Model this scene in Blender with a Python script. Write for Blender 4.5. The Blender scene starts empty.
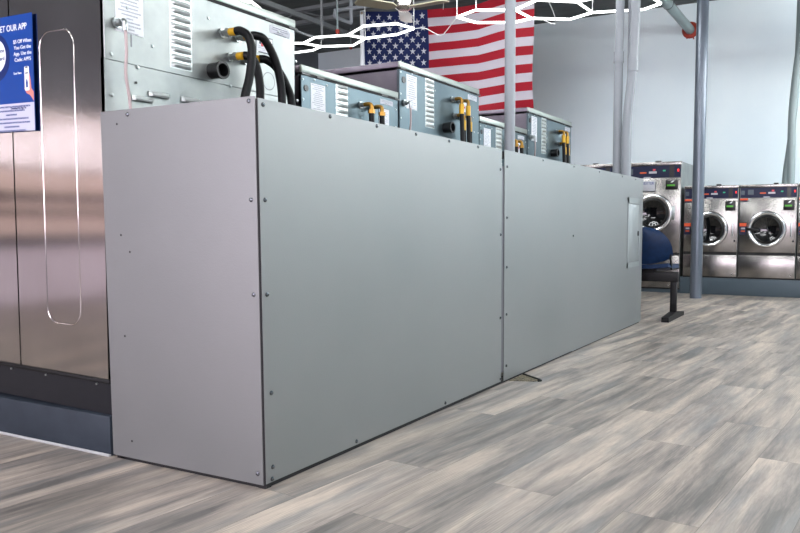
import bpy, bmesh, math, random
from mathutils import Vector, Matrix
random.seed(7)
PI = math.pi
scene = bpy.context.scene
COL = scene.collection

# ------------------------------------------------------------------ helpers
def lin(c):
    return tuple(((v/255)/12.92 if v/255 <= .04045 else ((v/255+.055)/1.055)**2.4) for v in c) + (1.0,)

def mat(name, rgb, metal=0.0, rough=0.5, spec=0.5, emit=None, strength=0.0, coat=0.0):
    m = bpy.data.materials.new(name); m.use_nodes = True
    b = m.node_tree.nodes['Principled BSDF']
    b.inputs['Base Color'].default_value = lin(rgb)
    b.inputs['Metallic'].default_value = metal
    b.inputs['Roughness'].default_value = rough
    b.inputs['Specular IOR Level'].default_value = spec
    b.inputs['Coat Weight'].default_value = coat
    if emit:
        b.inputs['Emission Color'].default_value = lin(emit)
        b.inputs['Emission Strength'].default_value = strength
    return m

def N(m, kind, **kw):
    n = m.node_tree.nodes.new(kind)
    for k, v in kw.items():
        if hasattr(n, k): setattr(n, k, v)
        else: n.inputs[k].default_value = v
    return n
def L(m, a, ao, b, bi):
    if b.bl_idname == 'ShaderNodeMix' and bi in ('A', 'B', 'Factor'):
        suf = {'RGBA': '_Color', 'FLOAT': '_Float', 'VECTOR': '_Vector'}[b.data_type] if bi != 'Factor' else '_Float'
        bi = [i for i, k in enumerate(b.inputs) if k.identifier == bi+suf][0]
    if a.bl_idname == 'ShaderNodeMix':
        suf = {'RGBA': '_Color', 'FLOAT': '_Float', 'VECTOR': '_Vector'}[a.data_type]
        ao = [i for i, k in enumerate(a.outputs) if k.identifier == 'Result'+suf][0]
    m.node_tree.links.new(a.outputs[ao], b.inputs[bi])
def BS(m): return m.node_tree.nodes['Principled BSDF']

def mottled(m, rgb1, rgb2, scale=8.0, detail=4.0, bump=0.0, bscale=60.0, rough=None, stretch=(1, 1, 1)):
    """two-tone noise in the base colour plus a fine bump"""
    tc = N(m, 'ShaderNodeTexCoord'); mp = N(m, 'ShaderNodeMapping'); mp.inputs['Scale'].default_value = stretch
    L(m, tc, 'Object', mp, 'Vector')
    no = N(m, 'ShaderNodeTexNoise', Scale=scale, Detail=detail); L(m, mp, 'Vector', no, 'Vector')
    cr = N(m, 'ShaderNodeValToRGB'); cr.color_ramp.elements[0].position = .35; cr.color_ramp.elements[1].position = .65
    cr.color_ramp.elements[0].color = lin(rgb1); cr.color_ramp.elements[1].color = lin(rgb2)
    L(m, no, 'Fac', cr, 'Fac'); L(m, cr, 'Color', BS(m), 'Base Color')
    if rough:
        mr = N(m, 'ShaderNodeMapRange'); mr.inputs['To Min'].default_value = rough[0]; mr.inputs['To Max'].default_value = rough[1]
        L(m, no, 'Fac', mr, 'Value'); L(m, mr, 'Result', BS(m), 'Roughness')
    if bump:
        n2 = N(m, 'ShaderNodeTexNoise', Scale=bscale, Detail=2.0); L(m, mp, 'Vector', n2, 'Vector')
        bp = N(m, 'ShaderNodeBump', Strength=bump, Distance=.002)
        L(m, n2, 'Fac', bp, 'Height'); L(m, bp, 'Normal', BS(m), 'Normal')
    return m

class MB:
    """collects shapes in world coordinates, links them as ONE mesh object"""
    def __init__(s): s.bm = bmesh.new(); s.mi = 0
    def _mark(s, faces):
        for f in faces: f.material_index = s.mi
    def box(s, x0, x1, y0, y1, z0, z1, bev=0.0, seg=2):
        bm = bmesh.new()
        bmesh.ops.create_cube(bm, size=1)
        for v in bm.verts:
            v.co = Vector(((x0+x1)/2+v.co.x*(x1-x0), (y0+y1)/2+v.co.y*(y1-y0), (z0+z1)/2+v.co.z*(z1-z0)))
        if bev: bmesh.ops.bevel(bm, geom=bm.edges[:], offset=bev, segments=seg, affect='EDGES', profile=.5)
        return s.merge(bm)
    def merge(s, bm, M=None):
        if M is not None: bmesh.ops.transform(bm, matrix=M, verts=bm.verts)
        bmesh.ops.recalc_face_normals(bm, faces=bm.faces[:])
        me = bpy.data.meshes.new('tmp'); bm.to_mesh(me); bm.free()
        n = len(s.bm.faces); s.bm.from_mesh(me); bpy.data.meshes.remove(me)
        s.bm.faces.ensure_lookup_table(); s._mark(s.bm.faces[n:]); return s
    def cyl(s, p0, p1, r0, r1=None, seg=24, bev=0.0):
        r1 = r0 if r1 is None else r1
        p0, p1 = Vector(p0), Vector(p1); d = p1-p0
        bm = bmesh.new()
        bmesh.ops.create_cone(bm, cap_ends=True, segments=seg, radius1=r0, radius2=r1, depth=d.length)
        if bev:
            es = [e for e in bm.edges if len(e.link_faces) == 2 and abs(e.link_faces[0].normal.dot(e.link_faces[1].normal)) < .3]
            bmesh.ops.bevel(bm, geom=es, offset=bev, segments=2, affect='EDGES', profile=.5)
        q = Vector((0, 0, 1)).rotation_difference(d.normalized())
        return s.merge(bm, Matrix.Translation((p0+p1)/2) @ q.to_matrix().to_4x4())
    def lathe(s, prof, origin, axis, seg=48):
        """prof: (radius, offset along axis); closed ring if first == last"""
        bm = bmesh.new(); rings = []
        for i in range(seg):
            a = 2*PI*i/seg
            rings.append([bm.verts.new((r*math.cos(a), r*math.sin(a), h)) for r, h in prof])
        for i in range(seg):
            A, B = rings[i], rings[(i+1) % seg]
            for j in range(len(prof)-1):
                vs = [A[j], B[j], B[j+1], A[j+1]]
                try: bm.faces.new(vs)
                except ValueError: pass
        bmesh.ops.remove_doubles(bm, verts=bm.verts[:], dist=1e-6)
        q = Vector((0, 0, 1)).rotation_difference(Vector(axis).normalized())
        return s.merge(bm, Matrix.Translation(Vector(origin)) @ q.to_matrix().to_4x4())
    def tube(s, pts, r, seg=12, smooth=8, radii=None, closed=False):
        P = [Vector(p) for p in pts]
        if smooth and len(P) > 2:
            Q = []; n = len(P); m = n if closed else n-1
            for i in range(m):
                g = lambda k: P[k % n] if closed else P[min(max(k, 0), n-1)]
                a, b, c, d = g(i-1), g(i), g(i+1), g(i+2)
                for k in range(smooth):
                    t = k/smooth
                    Q.append(.5*((2*b)+(c-a)*t+(2*a-5*b+4*c-d)*t*t+(3*b-a-3*c+d)*t**3))
            if not closed: Q.append(P[-1])
            P = Q
        bm = bmesh.new(); rings = []; n = len(P); up = None
        for i, p in enumerate(P):
            d = (P[(i+1) % n]-P[i-1]) if closed else (P[min(i+1, n-1)]-P[max(i-1, 0)])
            d.normalize()
            if up is None:
                up = d.orthogonal().normalized()
            up = (up-d*up.dot(d)).normalized(); sd = d.cross(up)
            rr = r if radii is None else radii[i*(len(radii)-1)//max(1, n-1)]
            rings.append([bm.verts.new(p+(up*math.cos(2*PI*k/seg)+sd*math.sin(2*PI*k/seg))*rr) for k in range(seg)])
        for i in range(n if closed else n-1):
            A, B = rings[i], rings[(i+1) % n]
            for k in range(seg): bm.faces.new([A[k], A[(k+1) % seg], B[(k+1) % seg], B[k]])
        if not closed:
            bm.faces.new(rings[0]); bm.faces.new(rings[-1])
        return s.merge(bm)
    def prism(s, outline, fn, depth_vec):
        """outline: 2D points -> fn(u, v) gives world point; extruded by depth_vec"""
        bm = bmesh.new(); d = Vector(depth_vec)
        a = [bm.verts.new(Vector(fn(*p))) for p in outline]
        b = [bm.verts.new(v.co+d) for v in a]
        bm.faces.new(a); bm.faces.new(b); n = len(a)
        for i in range(n): bm.faces.new([a[i], a[(i+1) % n], b[(i+1) % n], b[i]])
        return s.merge(bm)
    def build(s, name, m, parent=None, smooth=True):
        me = bpy.data.meshes.new(name)
        off = world_loc(parent) if parent else Vector()
        if off.length: bmesh.ops.translate(s.bm, vec=-off, verts=s.bm.verts)
        if smooth:
            for f in s.bm.faces: f.smooth = True
            for e in s.bm.edges:
                if len(e.link_faces) == 2 and e.calc_face_angle(0) > math.radians(32): e.smooth = False
        s.bm.to_mesh(me); s.bm.free()
        for k in (m if isinstance(m, (list, tuple)) else [m]): me.materials.append(k)
        o = bpy.data.objects.new(name, me); COL.objects.link(o)
        if parent: o.parent = parent
        return o

def world_loc(o):
    v = Vector()
    while o: v = v+o.location; o = o.parent
    return v

def tag(o, label=None, cat=None, group=None, kind=None):
    if label: o['label'] = label
    if cat: o['category'] = cat
    if group: o['group'] = group
    if kind: o['kind'] = kind
    return o

def thing(name, label, cat, loc=(0, 0, 0), group=None):
    o = bpy.data.objects.new(name, None); COL.objects.link(o); o.location = loc
    o.empty_display_size = .1
    return tag(o, label, cat, group)

def dup(root, loc, label=None, group=None):
    def cp(o, parent):
        c = o.copy(); COL.objects.link(c)
        if parent: c.parent = parent
        for ch in list(o.children): cp(ch, c)
        return c
    c = cp(root, None); c.location = loc
    if label: c['label'] = label
    if group: c['group'] = group
    return c

def lettering(name, text, size, m, parent, origin, sx=1.0, align='LEFT', depth=.0006, rot=(PI/2, 0, 0)):
    """text as a mesh standing on a vertical face (default faces -Y), origin in world coordinates"""
    cu = bpy.data.curves.new('t', 'FONT'); cu.body = text; cu.size = size; cu.align_x = align; cu.extrude = depth
    cu.offset = size*.006
    o = bpy.data.objects.new('t', cu); COL.objects.link(o)
    dg = bpy.context.evaluated_depsgraph_get(); dg.update()
    me = bpy.data.meshes.new_from_object(o.evaluated_get(dg))
    bpy.data.objects.remove(o)
    from mathutils import Euler
    M = Matrix.Translation(Vector(origin)-world_loc(parent)) @ Euler(rot).to_matrix().to_4x4() @ Matrix.Diagonal((sx, 1, 1, 1))
    me.transform(M); me.materials.clear(); me.materials.append(m)
    r = bpy.data.objects.new(name, me); COL.objects.link(r); r.parent = parent
    return r

# ------------------------------------------------------------------ materials
galv = mat('galvanized_sheet', (190, 195, 196), metal=.75, rough=.40, spec=.4)
mottled(galv, (135, 138, 138), (141, 143, 143), scale=1.2, bump=.2, bscale=210, rough=(.43, .5))
galv_old = mat('galvanized_rear', (190, 198, 198), metal=.9, rough=.34)
mottled(galv_old, (142, 147, 146), (164, 168, 165), scale=5, bump=.08, bscale=30, rough=(.38, .5))
galv_reflect = mat('galvanized_rear_blue_reflection', (158, 178, 186), metal=.85, rough=.4)  # blue of the reflected wall put into the sheet colour
mottled(galv_reflect, (82, 97, 104), (94, 109, 114), scale=5, bump=.08, bscale=30, rough=(.34, .46))
galv_cap = mat('galvanized_cap', (160, 166, 160), metal=.85, rough=.4)
steel = mat('brushed_stainless', (196, 190, 186), metal=1.0, rough=.22)
mottled(steel, (190, 184, 180), (202, 197, 193), scale=3, bump=.035, bscale=9, rough=(.09, .13), stretch=(1, 1, .5))
steel_reflect = mat('stainless_purple_reflection', (138, 132, 140), metal=.95, rough=.36)  # purple-grey reflection put into a darker stainless colour
mottled(steel_reflect, (100, 94, 104), (116, 110, 118), scale=4, bump=.05, bscale=20, rough=(.3, .4))
steel_front = mat('stainless_front', (196, 194, 190), metal=1.0, rough=.26)
mottled(steel_front, (134, 132, 129), (156, 153, 149), scale=6, bump=.10, bscale=5, rough=(.2, .3))
steel_bead = mat('stainless_bead', (206, 200, 194), metal=1.0, rough=.26)
chrome = mat('chrome', (232, 234, 236), metal=1.0, rough=.24)
dark_gap = mat('dark_gap', (14, 14, 16), rough=.7)
stud_grey = mat('stud_grey', (112, 112, 118), metal=.5, rough=.5)
black_metal = mat('black_metal', (10, 11, 13), rough=.5, spec=.3)
charcoal = mat('charcoal_frame', (20, 22, 27), rough=.5, spec=.3)
slate = mat('slate_paint', (68, 78, 90), rough=.6, spec=.3)
mottled(slate, (38, 46, 55), (46, 54, 63), scale=7, bump=.1, bscale=40)
slate_blue = mat('slate_blue_paint', (70, 84, 93), rough=.45)
caulk = mat('caulk', (170, 172, 172), rough=.7)
rubber = mat('black_rubber', (5, 6, 8), rough=.46, spec=.25)
brass = mat('brass', (158, 120, 54), metal=.85, rough=.34)
yellow = mat('yellow_ferrule', (206, 160, 30), metal=.25, rough=.35)
screw_m = mat('screw_steel', (104, 108, 112), metal=.9, rough=.25)
zinc = mat('zinc_fitting', (178, 184, 184), metal=.9, rough=.3)
conduit_m = mat('braided_conduit', (168, 152, 150), metal=.3, rough=.5)
pole_paint = mat('pole_grey_paint', (98, 107, 118), rough=.3, metal=.3, coat=.1)
pipe_paint = mat('pipe_offwhite', (136, 142, 147), rough=.4)
pipe_green = mat('pipe_grey_green', (128, 142, 142), rough=.4)
red_seal = mat('red_sealant', (150, 44, 26), rough=.6)
paper = mat('paper_white', (226, 230, 234), rough=.6)
ink = mat('ink_dark', (36, 40, 52), rough=.6)
label_silver = mat('label_silver', (176, 178, 184), metal=.3, rough=.5)
blue_panel = mat('blue_panel', (8, 18, 54), rough=.4, spec=.3)
louver_m = mat('louver_bright_reflection', (214, 220, 218), metal=.6, rough=.32)  # lamp reflections on the slats put into a lighter base colour
blue_ink = mat('blue_lettering', (10, 44, 112), rough=.5)
black_plastic = mat('black_plastic', (14, 15, 16), rough=.35)
glass_dark = mat('door_glass', (10, 11, 12), rough=.04, spec=.7)
orange = mat('orange_sticker', (226, 84, 34), rough=.5)
red_led = mat('red_led', (255, 40, 36), emit=(255, 30, 26), strength=.9)
green_led = mat('green_lcd', (70, 150, 40), emit=(84, 200, 40), strength=.12)
teal_led = mat('teal_led', (20, 150, 110), emit=(20, 170, 120), strength=.2)
orange_led = mat('orange_led', (200, 80, 30), emit=(216, 84, 30), strength=.15)
blue_plastic = mat('blue_seat_plastic', (4, 36, 70), rough=.5, spec=.3)
mottled(blue_plastic, (4, 34, 68), (6, 40, 78), scale=30, bump=.1, bscale=200)
poster_blue = mat('poster_blue', (4, 60, 140), rough=.4, spec=.3)
poster_navy = mat('poster_navy', (6, 34, 96), rough=.4, spec=.3)
skin_print = mat('printed_skin', (206, 128, 116), rough=.4)
tube_glow_fill = mat('led_tube_fill', (255, 255, 255), emit=(250, 253, 255), strength=11.0)
tube_glow = mat('led_tube', (255, 255, 255), emit=(250, 255, 252), strength=2.6)
wire_white = mat('white_wire', (214, 216, 214), rough=.5)
joist_m = mat('joist_grey', (112, 116, 118), rough=.6)
fan_white = mat('fan_white', (150, 138, 136), rough=.35)
fan_beige = mat('fan_beige', (150, 146, 122), rough=.5)
grit = mat('gritty_patch', (120, 112, 92), rough=.9)
mottled(grit, (44, 40, 34), (128, 120, 98), scale=90, bump=.5, bscale=120)

def lined_paper(name, rgb, ink_rgb, rows, axis):
    """printed sheet: rows of dark broken lines; axis = object axis that runs along a line"""
    m = mat(name, rgb, rough=.55)
    tc = N(m, 'ShaderNodeTexCoord'); sp = N(m, 'ShaderNodeSeparateXYZ'); L(m, tc, 'Generated', sp, 'Vector')
    mul = N(m, 'ShaderNodeMath', operation='MULTIPLY'); mul.inputs[1].default_value = rows; L(m, sp, 'Z', mul, 0)
    fr = N(m, 'ShaderNodeMath', operation='FRACT'); L(m, mul, 0, fr, 0)
    lt = N(m, 'ShaderNodeMath', operation='LESS_THAN'); lt.inputs[1].default_value = .42; L(m, fr, 0, lt, 0)
    fl = N(m, 'ShaderNodeMath', operation='FLOOR'); L(m, mul, 0, fl, 0)
    wn = N(m, 'ShaderNodeTexWhiteNoise', noise_dimensions='1D'); L(m, fl, 0, wn, 'W')
    # each row has its own length, centred
    half = N(m, 'ShaderNodeMapRange'); half.inputs['To Min'].default_value = .12; half.inputs['To Max'].default_value = .44; L(m, wn, 'Value', half, 'Value')
    d = N(m, 'ShaderNodeMath', operation='SUBTRACT'); d.inputs[1].default_value = .5; L(m, sp, axis, d, 0)
    ab = N(m, 'ShaderNodeMath', operation='ABSOLUTE'); L(m, d, 0, ab, 0)
    l2 = N(m, 'ShaderNodeMath', operation='LESS_THAN'); L(m, ab, 0, l2, 0); L(m, half, 'Result', l2, 1)
    no = N(m, 'ShaderNodeTexNoise', Scale=60.0); L(m, tc, 'Generated', no, 'Vector')
    g = N(m, 'ShaderNodeMath', operation='GREATER_THAN'); g.inputs[1].default_value = .44; L(m, no, 'Fac', g, 0)
    a = N(m, 'ShaderNodeMath', operation='MULTIPLY'); L(m, lt, 0, a, 0); L(m, l2, 0, a, 1)
    b = N(m, 'ShaderNodeMath', operation='MULTIPLY'); L(m, a, 0, b, 0); L(m, g, 0, b, 1)
    mx = N(m, 'ShaderNodeMix', data_type='RGBA'); mx.inputs['A'].default_value = lin(rgb); mx.inputs['B'].default_value = lin(ink_rgb)
    L(m, b, 0, mx, 'Factor'); m.node_tree.links.new(mx.outputs['Result'], BS(m).inputs['Base Color'])
    return m
notice = lined_paper('printed_notice', (228, 230, 234), (158, 162, 174), 16, 'Y')
rating = lined_paper('rating_plate', (186, 188, 196), (110, 112, 124), 4, 'Y')
regist = lined_paper('registration_sheet', (226, 228, 234), (176, 180, 192), 9, 'Y')
poster_small = lined_paper('poster_small_print', (186, 188, 206), (40, 60, 120), 7, 'X')

def floor_material():
    m = mat('vinyl_plank_floor', (150, 145, 138), rough=.42, spec=.45)
    tc = N(m, 'ShaderNodeTexCoord'); mp = N(m, 'ShaderNodeMapping')
    # texture x runs along the planks (5.5 degrees off the long cover)
    mp.inputs['Rotation'].default_value = (0, 0, -math.radians(84.5)); mp.inputs['Location'].default_value = (.35, .11, 0)
    L(m, tc, 'Object', mp, 'Vector')
    def bricks(mortar):
        br = N(m, 'ShaderNodeTexBrick', offset=.37, offset_frequency=2, squash=1.0)
        br.inputs['Scale'].default_value = 1.0; br.inputs['Mortar Size'].default_value = mortar
        br.inputs['Brick Width'].default_value = 1.22; br.inputs['Row Height'].default_value = .225
        br.inputs['Color1'].default_value = (0, 0, 0, 1); br.inputs['Color2'].default_value = (1, 1, 1, 1); br.inputs['Mortar'].default_value = (.5, .5, .5, 1)
        L(m, mp, 'Vector', br, 'Vector'); return br
    br = bricks(0.0); seam = bricks(.0008)
    # every plank shifts the grain by its own amount
    off = N(m, 'ShaderNodeVectorMath', operation='MULTIPLY'); off.inputs[1].default_value = (37, 91, 13); L(m, br, 'Color', off, 0)
    ad = N(m, 'ShaderNodeVectorMath', operation='ADD'); L(m, mp, 'Vector', ad, 0); L(m, off, 'Vector', ad, 1)
    s1 = N(m, 'ShaderNodeMapping'); s1.inputs['Scale'].default_value = (.62, 4.8, 1); L(m, ad, 'Vector', s1, 'Vector')
    n1 = N(m, 'ShaderNodeTexNoise', Scale=1.5, Detail=8.0, Roughness=.56, Distortion=.4); L(m, s1, 'Vector', n1, 'Vector')
    s2 = N(m, 'ShaderNodeMapping'); s2.inputs['Scale'].default_value = (8, 95, 1); L(m, ad, 'Vector', s2, 'Vector')
    n2 = N(m, 'ShaderNodeTexNoise', Scale=1.6, Detail=6.0, Roughness=.7, Distortion=.3); L(m, s2, 'Vector', n2, 'Vector')
    s3 = N(m, 'ShaderNodeMapping'); s3.inputs['Scale'].default_value = (.55, 5, 1); L(m, ad, 'Vector', s3, 'Vector')
    wv = N(m, 'ShaderNodeTexWave', wave_type='RINGS', rings_direction='Z'); wv.inputs['Scale'].default_value = 7; wv.inputs['Distortion'].default_value = 6; wv.inputs['Detail'].default_value = 2; wv.inputs['Detail Scale'].default_value = .6
    L(m, s3, 'Vector', wv, 'Vector')
    n4 = N(m, 'ShaderNodeTexNoise', Scale=2.3, Detail=3.0); L(m, ad, 'Vector', n4, 'Vector')
    s5 = N(m, 'ShaderNodeMapping'); s5.inputs['Scale'].default_value = (1.3, 15, 1); L(m, ad, 'Vector', s5, 'Vector')
    n5 = N(m, 'ShaderNodeTexNoise', Scale=1.4, Detail=8.0, Roughness=.7, Distortion=.4); L(m, s5, 'Vector', n5, 'Vector')
    sm = N(m, 'ShaderNodeMix', data_type='FLOAT'); sm.inputs['Factor'].default_value = .4
    L(m, n1, 'Fac', sm, 'A'); L(m, n5, 'Fac', sm, 'B')
    cr = N(m, 'ShaderNodeValToRGB'); e = cr.color_ramp.elements
    e[0].position = .40; e[0].color = lin((105, 102, 98)); e[1].position = .60; e[1].color = lin((189, 176, 161))
    k = e.new(.485); k.color = lin((147, 138, 130))
    L(m, sm, 'Result', cr, 'Fac')
    # blue-grey washed patches
    n6 = N(m, 'ShaderNodeTexNoise', Scale=2.2, Detail=4.0, Roughness=.65); L(m, s1, 'Vector', n6, 'Vector')
    g6 = N(m, 'ShaderNodeMapRange'); g6.inputs['From Min'].default_value = .5; g6.inputs['From Max'].default_value = .68; g6.inputs['To Min'].default_value = 0; g6.inputs['To Max'].default_value = .6; L(m, n6, 'Fac', g6, 'Value')
    bl = N(m, 'ShaderNodeMix', data_type='RGBA'); bl.inputs['B'].default_value = lin((126, 128, 128)); L(m, cr, 'Color', bl, 'A'); L(m, g6, 'Result', bl, 'Factor')
    # fine grain
    mr = N(m, 'ShaderNodeMapRange'); mr.inputs['From Min'].default_value = .3; mr.inputs['From Max'].default_value = .7; mr.inputs['To Min'].default_value = .84; mr.inputs['To Max'].default_value = 1.12
    L(m, n2, 'Fac', mr, 'Value')
    mu = N(m, 'ShaderNodeVectorMath', operation='SCALE'); m.node_tree.links.new(bl.outputs['Result'], mu.inputs[0]); L(m, mr, 'Result', mu, 'Scale')
    # cathedral rings only where the dark noise is
    g = N(m, 'ShaderNodeMapRange'); g.inputs['From Min'].default_value = .46; g.inputs['From Max'].default_value = .62; g.inputs['To Min'].default_value = 0; g.inputs['To Max'].default_value = .36
    L(m, n4, 'Fac', g, 'Value')
    wm = N(m, 'ShaderNodeMath', operation='MULTIPLY'); L(m, wv, 'Fac', wm, 0); L(m, g, 'Result', wm, 1)
    mx = N(m, 'ShaderNodeMix', data_type='RGBA'); mx.inputs['B'].default_value = lin((86, 86, 85))
    m.node_tree.links.new(wm.outputs[0], mx.inputs['Factor']); m.node_tree.links.new(mu.outputs['Vector'], mx.inputs['A'])
    # plank tint
    pt = N(m, 'ShaderNodeMapRange'); pt.inputs['To Min'].default_value = .82; pt.inputs['To Max'].default_value = 1.13; L(m, br, 'Color', pt, 'Value')
    m2 = N(m, 'ShaderNodeVectorMath', operation='SCALE'); m.node_tree.links.new(mx.outputs['Result'], m2.inputs[0]); L(m, pt, 'Result', m2, 'Scale')
    m3 = N(m, 'ShaderNodeMix', data_type='RGBA'); m3.inputs['B'].default_value = lin((92, 87, 83))
    L(m, seam, 'Fac', m3, 'Factor'); m.node_tree.links.new(m2.outputs['Vector'], m3.inputs['A'])
    m.node_tree.links.new(m3.outputs['Result'], BS(m).inputs['Base Color'])
    bp = N(m, 'ShaderNodeBump', Strength=.12, Distance=.002); L(m, n2, 'Fac', bp, 'Height'); L(m, bp, 'Normal', BS(m), 'Normal')
    return m
floor_m = floor_material()
wall_m = mat('pale_blue_wall', (222, 235, 239), rough=.6)
mottled(wall_m, (218, 232, 237), (225, 237, 240), scale=1.3, bump=.15, bscale=14)
wall_mid = mat('mid_blue_grey_wall', (136, 154, 162), rough=.6)
wall_shade = mat('shaded_wall', (92, 96, 100), rough=.7)  # shade put into the colour: shadowed rear, dark top of the steel reflection
wall_front_m = mat('front_wall_paint', (194, 184, 192), rough=.6)
wall_warm = mat('warm_wall_paint', (222, 196, 182), rough=.6)
deck_m = mat('ceiling_deck', (78, 82, 82), rough=.7)
mottled(deck_m, (70, 75, 75), (86, 90, 90), scale=1.2, stretch=(1, 6, 1))

def flag_material():
    """stripes, canton and fifty stars from the cloth's own uv"""
    m = mat('flag_cloth', (200, 200, 205), rough=.75)
    uv = N(m, 'ShaderNodeUVMap', uv_map='uv'); sp = N(m, 'ShaderNodeSeparateXYZ'); L(m, uv, 'UV', sp, 'Vector')
    def M(op, a, b=None, c=None):
        n = N(m, 'ShaderNodeMath', operation=op)
        for i, v in enumerate((a, b, c)):
            if v is None: continue
            if isinstance(v, (int, float)): n.inputs[i].default_value = v
            else: m.node_tree.links.new(v, n.inputs[i])
        return n.outputs[0]
    u, v = sp.outputs['X'], sp.outputs['Y']            # v from the top
    red = M('LESS_THAN', M('MODULO', M('MULTIPLY', v, 13), 2), 1)
    cant = M('MULTIPLY', M('LESS_THAN', u, .405), M('LESS_THAN', v, 7/13))
    def lattice(ou, ov, nu, nv):
        # cell pitch: 2/12 of the canton width, 2/10 of its height
        cu = M('SUBTRACT', M('DIVIDE', u, .405/6), ou); cv = M('SUBTRACT', M('DIVIDE', v, (7/13)/5), ov)
        iu, iv = M('FLOOR', cu), M('FLOOR', cv)
        ok = M('MULTIPLY', M('MULTIPLY', M('GREATER_THAN', iu, -.5), M('LESS_THAN', iu, nu-.5)), M('MULTIPLY', M('GREATER_THAN', iv, -.5), M('LESS_THAN', iv, nv-.5)))
        x = M('MULTIPLY', M('SUBTRACT', M('SUBTRACT', cu, iu), .5), .405/6*1.78)   # in hoist lengths
        y = M('MULTIPLY', M('SUBTRACT', .5, M('SUBTRACT', cv, iv)), (7/13)/5)
        r = M('SQRT', M('ADD', M('MULTIPLY', x, x), M('MULTIPLY', y, y)))
        a = M('ARCTAN2', x, y)
        s5 = 2*PI/5
        q = M('MODULO', M('ADD', a, s5*5.5), s5)
        phi = M('ABSOLUTE', M('SUBTRACT', q, s5/2))
        R = .034; ri = R*.382
        den = M('ADD', M('MULTIPLY', M('SINE', phi), R), M('MULTIPLY', M('SINE', M('SUBTRACT', PI/5, phi)), ri))
        edge = M('DIVIDE', R*ri*math.sin(PI/5), den)
        return M('MULTIPLY', ok, M('LESS_THAN', r, edge))
    st = M('MAXIMUM', lattice(0, 0, 6, 5), lattice(.5, .5, 5, 4))
    head = M('LESS_THAN', u, 0.0)
    a = N(m, 'ShaderNodeMix', data_type='RGBA'); a.inputs['A'].default_value = lin((212, 206, 214)); a.inputs['B'].default_value = lin((176, 18, 42)); m.node_tree.links.new(red, a.inputs['Factor'])
    b = N(m, 'ShaderNodeMix', data_type='RGBA'); m.node_tree.links.new(a.outputs['Result'], b.inputs['A']); b.inputs['B'].default_value = lin((24, 40, 96)); m.node_tree.links.new(cant, b.inputs['Factor'])
    c = N(m, 'ShaderNodeMix', data_type='RGBA'); m.node_tree.links.new(b.outputs['Result'], c.inputs['A']); c.inputs['B'].default_value = lin((220, 222, 230))
    m.node_tree.links.new(M('MULTIPLY', st, cant), c.inputs['Factor'])
    m.node_tree.links.new(c.outputs['Result'], BS(m).inputs['Base Color'])
    return m

# ------------------------------------------------------------------ the setting
XL, XR_, YN, YB, ZC = -8.66, 5.5, -5.0, 11.0, 3.92
def struct(name, mb, m): return tag(mb.build(name, m), kind='structure')
struct('floor', MB().box(XL-.1, XR_+.1, YN-.1, YB+.1, -.1, 0), floor_m)
cb = MB().box(XL-.1, XR_+.1, YN-.1, YB+.1, ZC, ZC+.1)
struct('ceiling', cb, deck_m)
struct('wall_back', MB().box(XL-.1, XR_+.1, YB, YB+.12, 0, ZC), wall_m)
# side walls with window openings
def wall_x(name, x0, x1, wy0, wy1, wz0, wz1, m):
    b = MB(); b.box(x0, x1, YN, wy0, 0, ZC); b.box(x0, x1, wy1, YB, 0, ZC); b.box(x0, x1, wy0, wy1, 0, wz0); b.box(x0, x1, wy0, wy1, wz1, ZC)
    return struct(name, b, m)
b = MB(); x0, x1 = XL-.12, XL
b.box(x0, x1, YN, -4.6, 1.5, ZC); b.box(x0, x1, .4, 5.5, 1.5, ZC); b.box(x0, x1, -4.6, .4, 2.3, ZC)
struct('wall_left', b, wall_shade)
struct('wall_left_lower', MB().box(x0, x1, YN, 5.5, 0, 1.5), wall_warm)
struct('wall_left_rear', MB().box(x0, x1, 5.5, YB, 0, ZC), wall_shade)
for i_, z_, h_ in ((1, 1.19, .06), (2, 1.0, .04)): struct('reflection_trim_%d' % i_, MB().box(XL, XL+.03, -4.9, 5.4, z_-h_, z_+h_), black_metal)  # added dark strips, unseen, to make bands in the stainless reflection
t = thing('reflection_counter', 'added unseen dark-topped counter along the left wall, mirrored in the stainless side', 'counter', (XL+.35, -1.5, 0))  # added only to give the stainless side a dark band to reflect
MB().box(XL+.03, XL+.62, -4.8, 4.5, .62, .74, bev=.006).build('worktop', slate, t)
MB().box(XL+.05, XL+.58, -4.75, 4.45, 0, .62).build('carcass', wall_front_m, t)
wall_x('wall_right', XR_, XR_+.12, -3.5, -.5, .5, 2.7, wall_mid)
b = MB(); b.box(XL, -7.6, YN-.12, YN, 0, ZC); b.box(4.6, XR_, YN-.12, YN, 0, ZC); b.box(-7.6, 4.6, YN-.12, YN, 0, .75); b.box(-7.6, 4.6, YN-.12, YN, 2.7, ZC)
struct('wall_front', b, wall_front_m)
frame_m = mat('window_frame_dark', (60, 60, 62), rough=.4, metal=.5)
pane_m = bpy.data.materials.new('window_pane'); pane_m.use_nodes = True
nt = pane_m.node_tree; nt.nodes.clear()
o_ = nt.nodes.new('ShaderNodeOutputMaterial'); mx_ = nt.nodes.new('ShaderNodeMixShader'); tr_ = nt.nodes.new('ShaderNodeBsdfTransparent'); gl_ = nt.nodes.new('ShaderNodeBsdfGlossy')
gl_.inputs['Roughness'].default_value = .02; mx_.inputs['Fac'].default_value = .06
nt.links.new(tr_.outputs[0], mx_.inputs[1]); nt.links.new(gl_.outputs[0], mx_.inputs[2]); nt.links.new(mx_.outputs[0], o_.inputs['Surface'])
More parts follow.
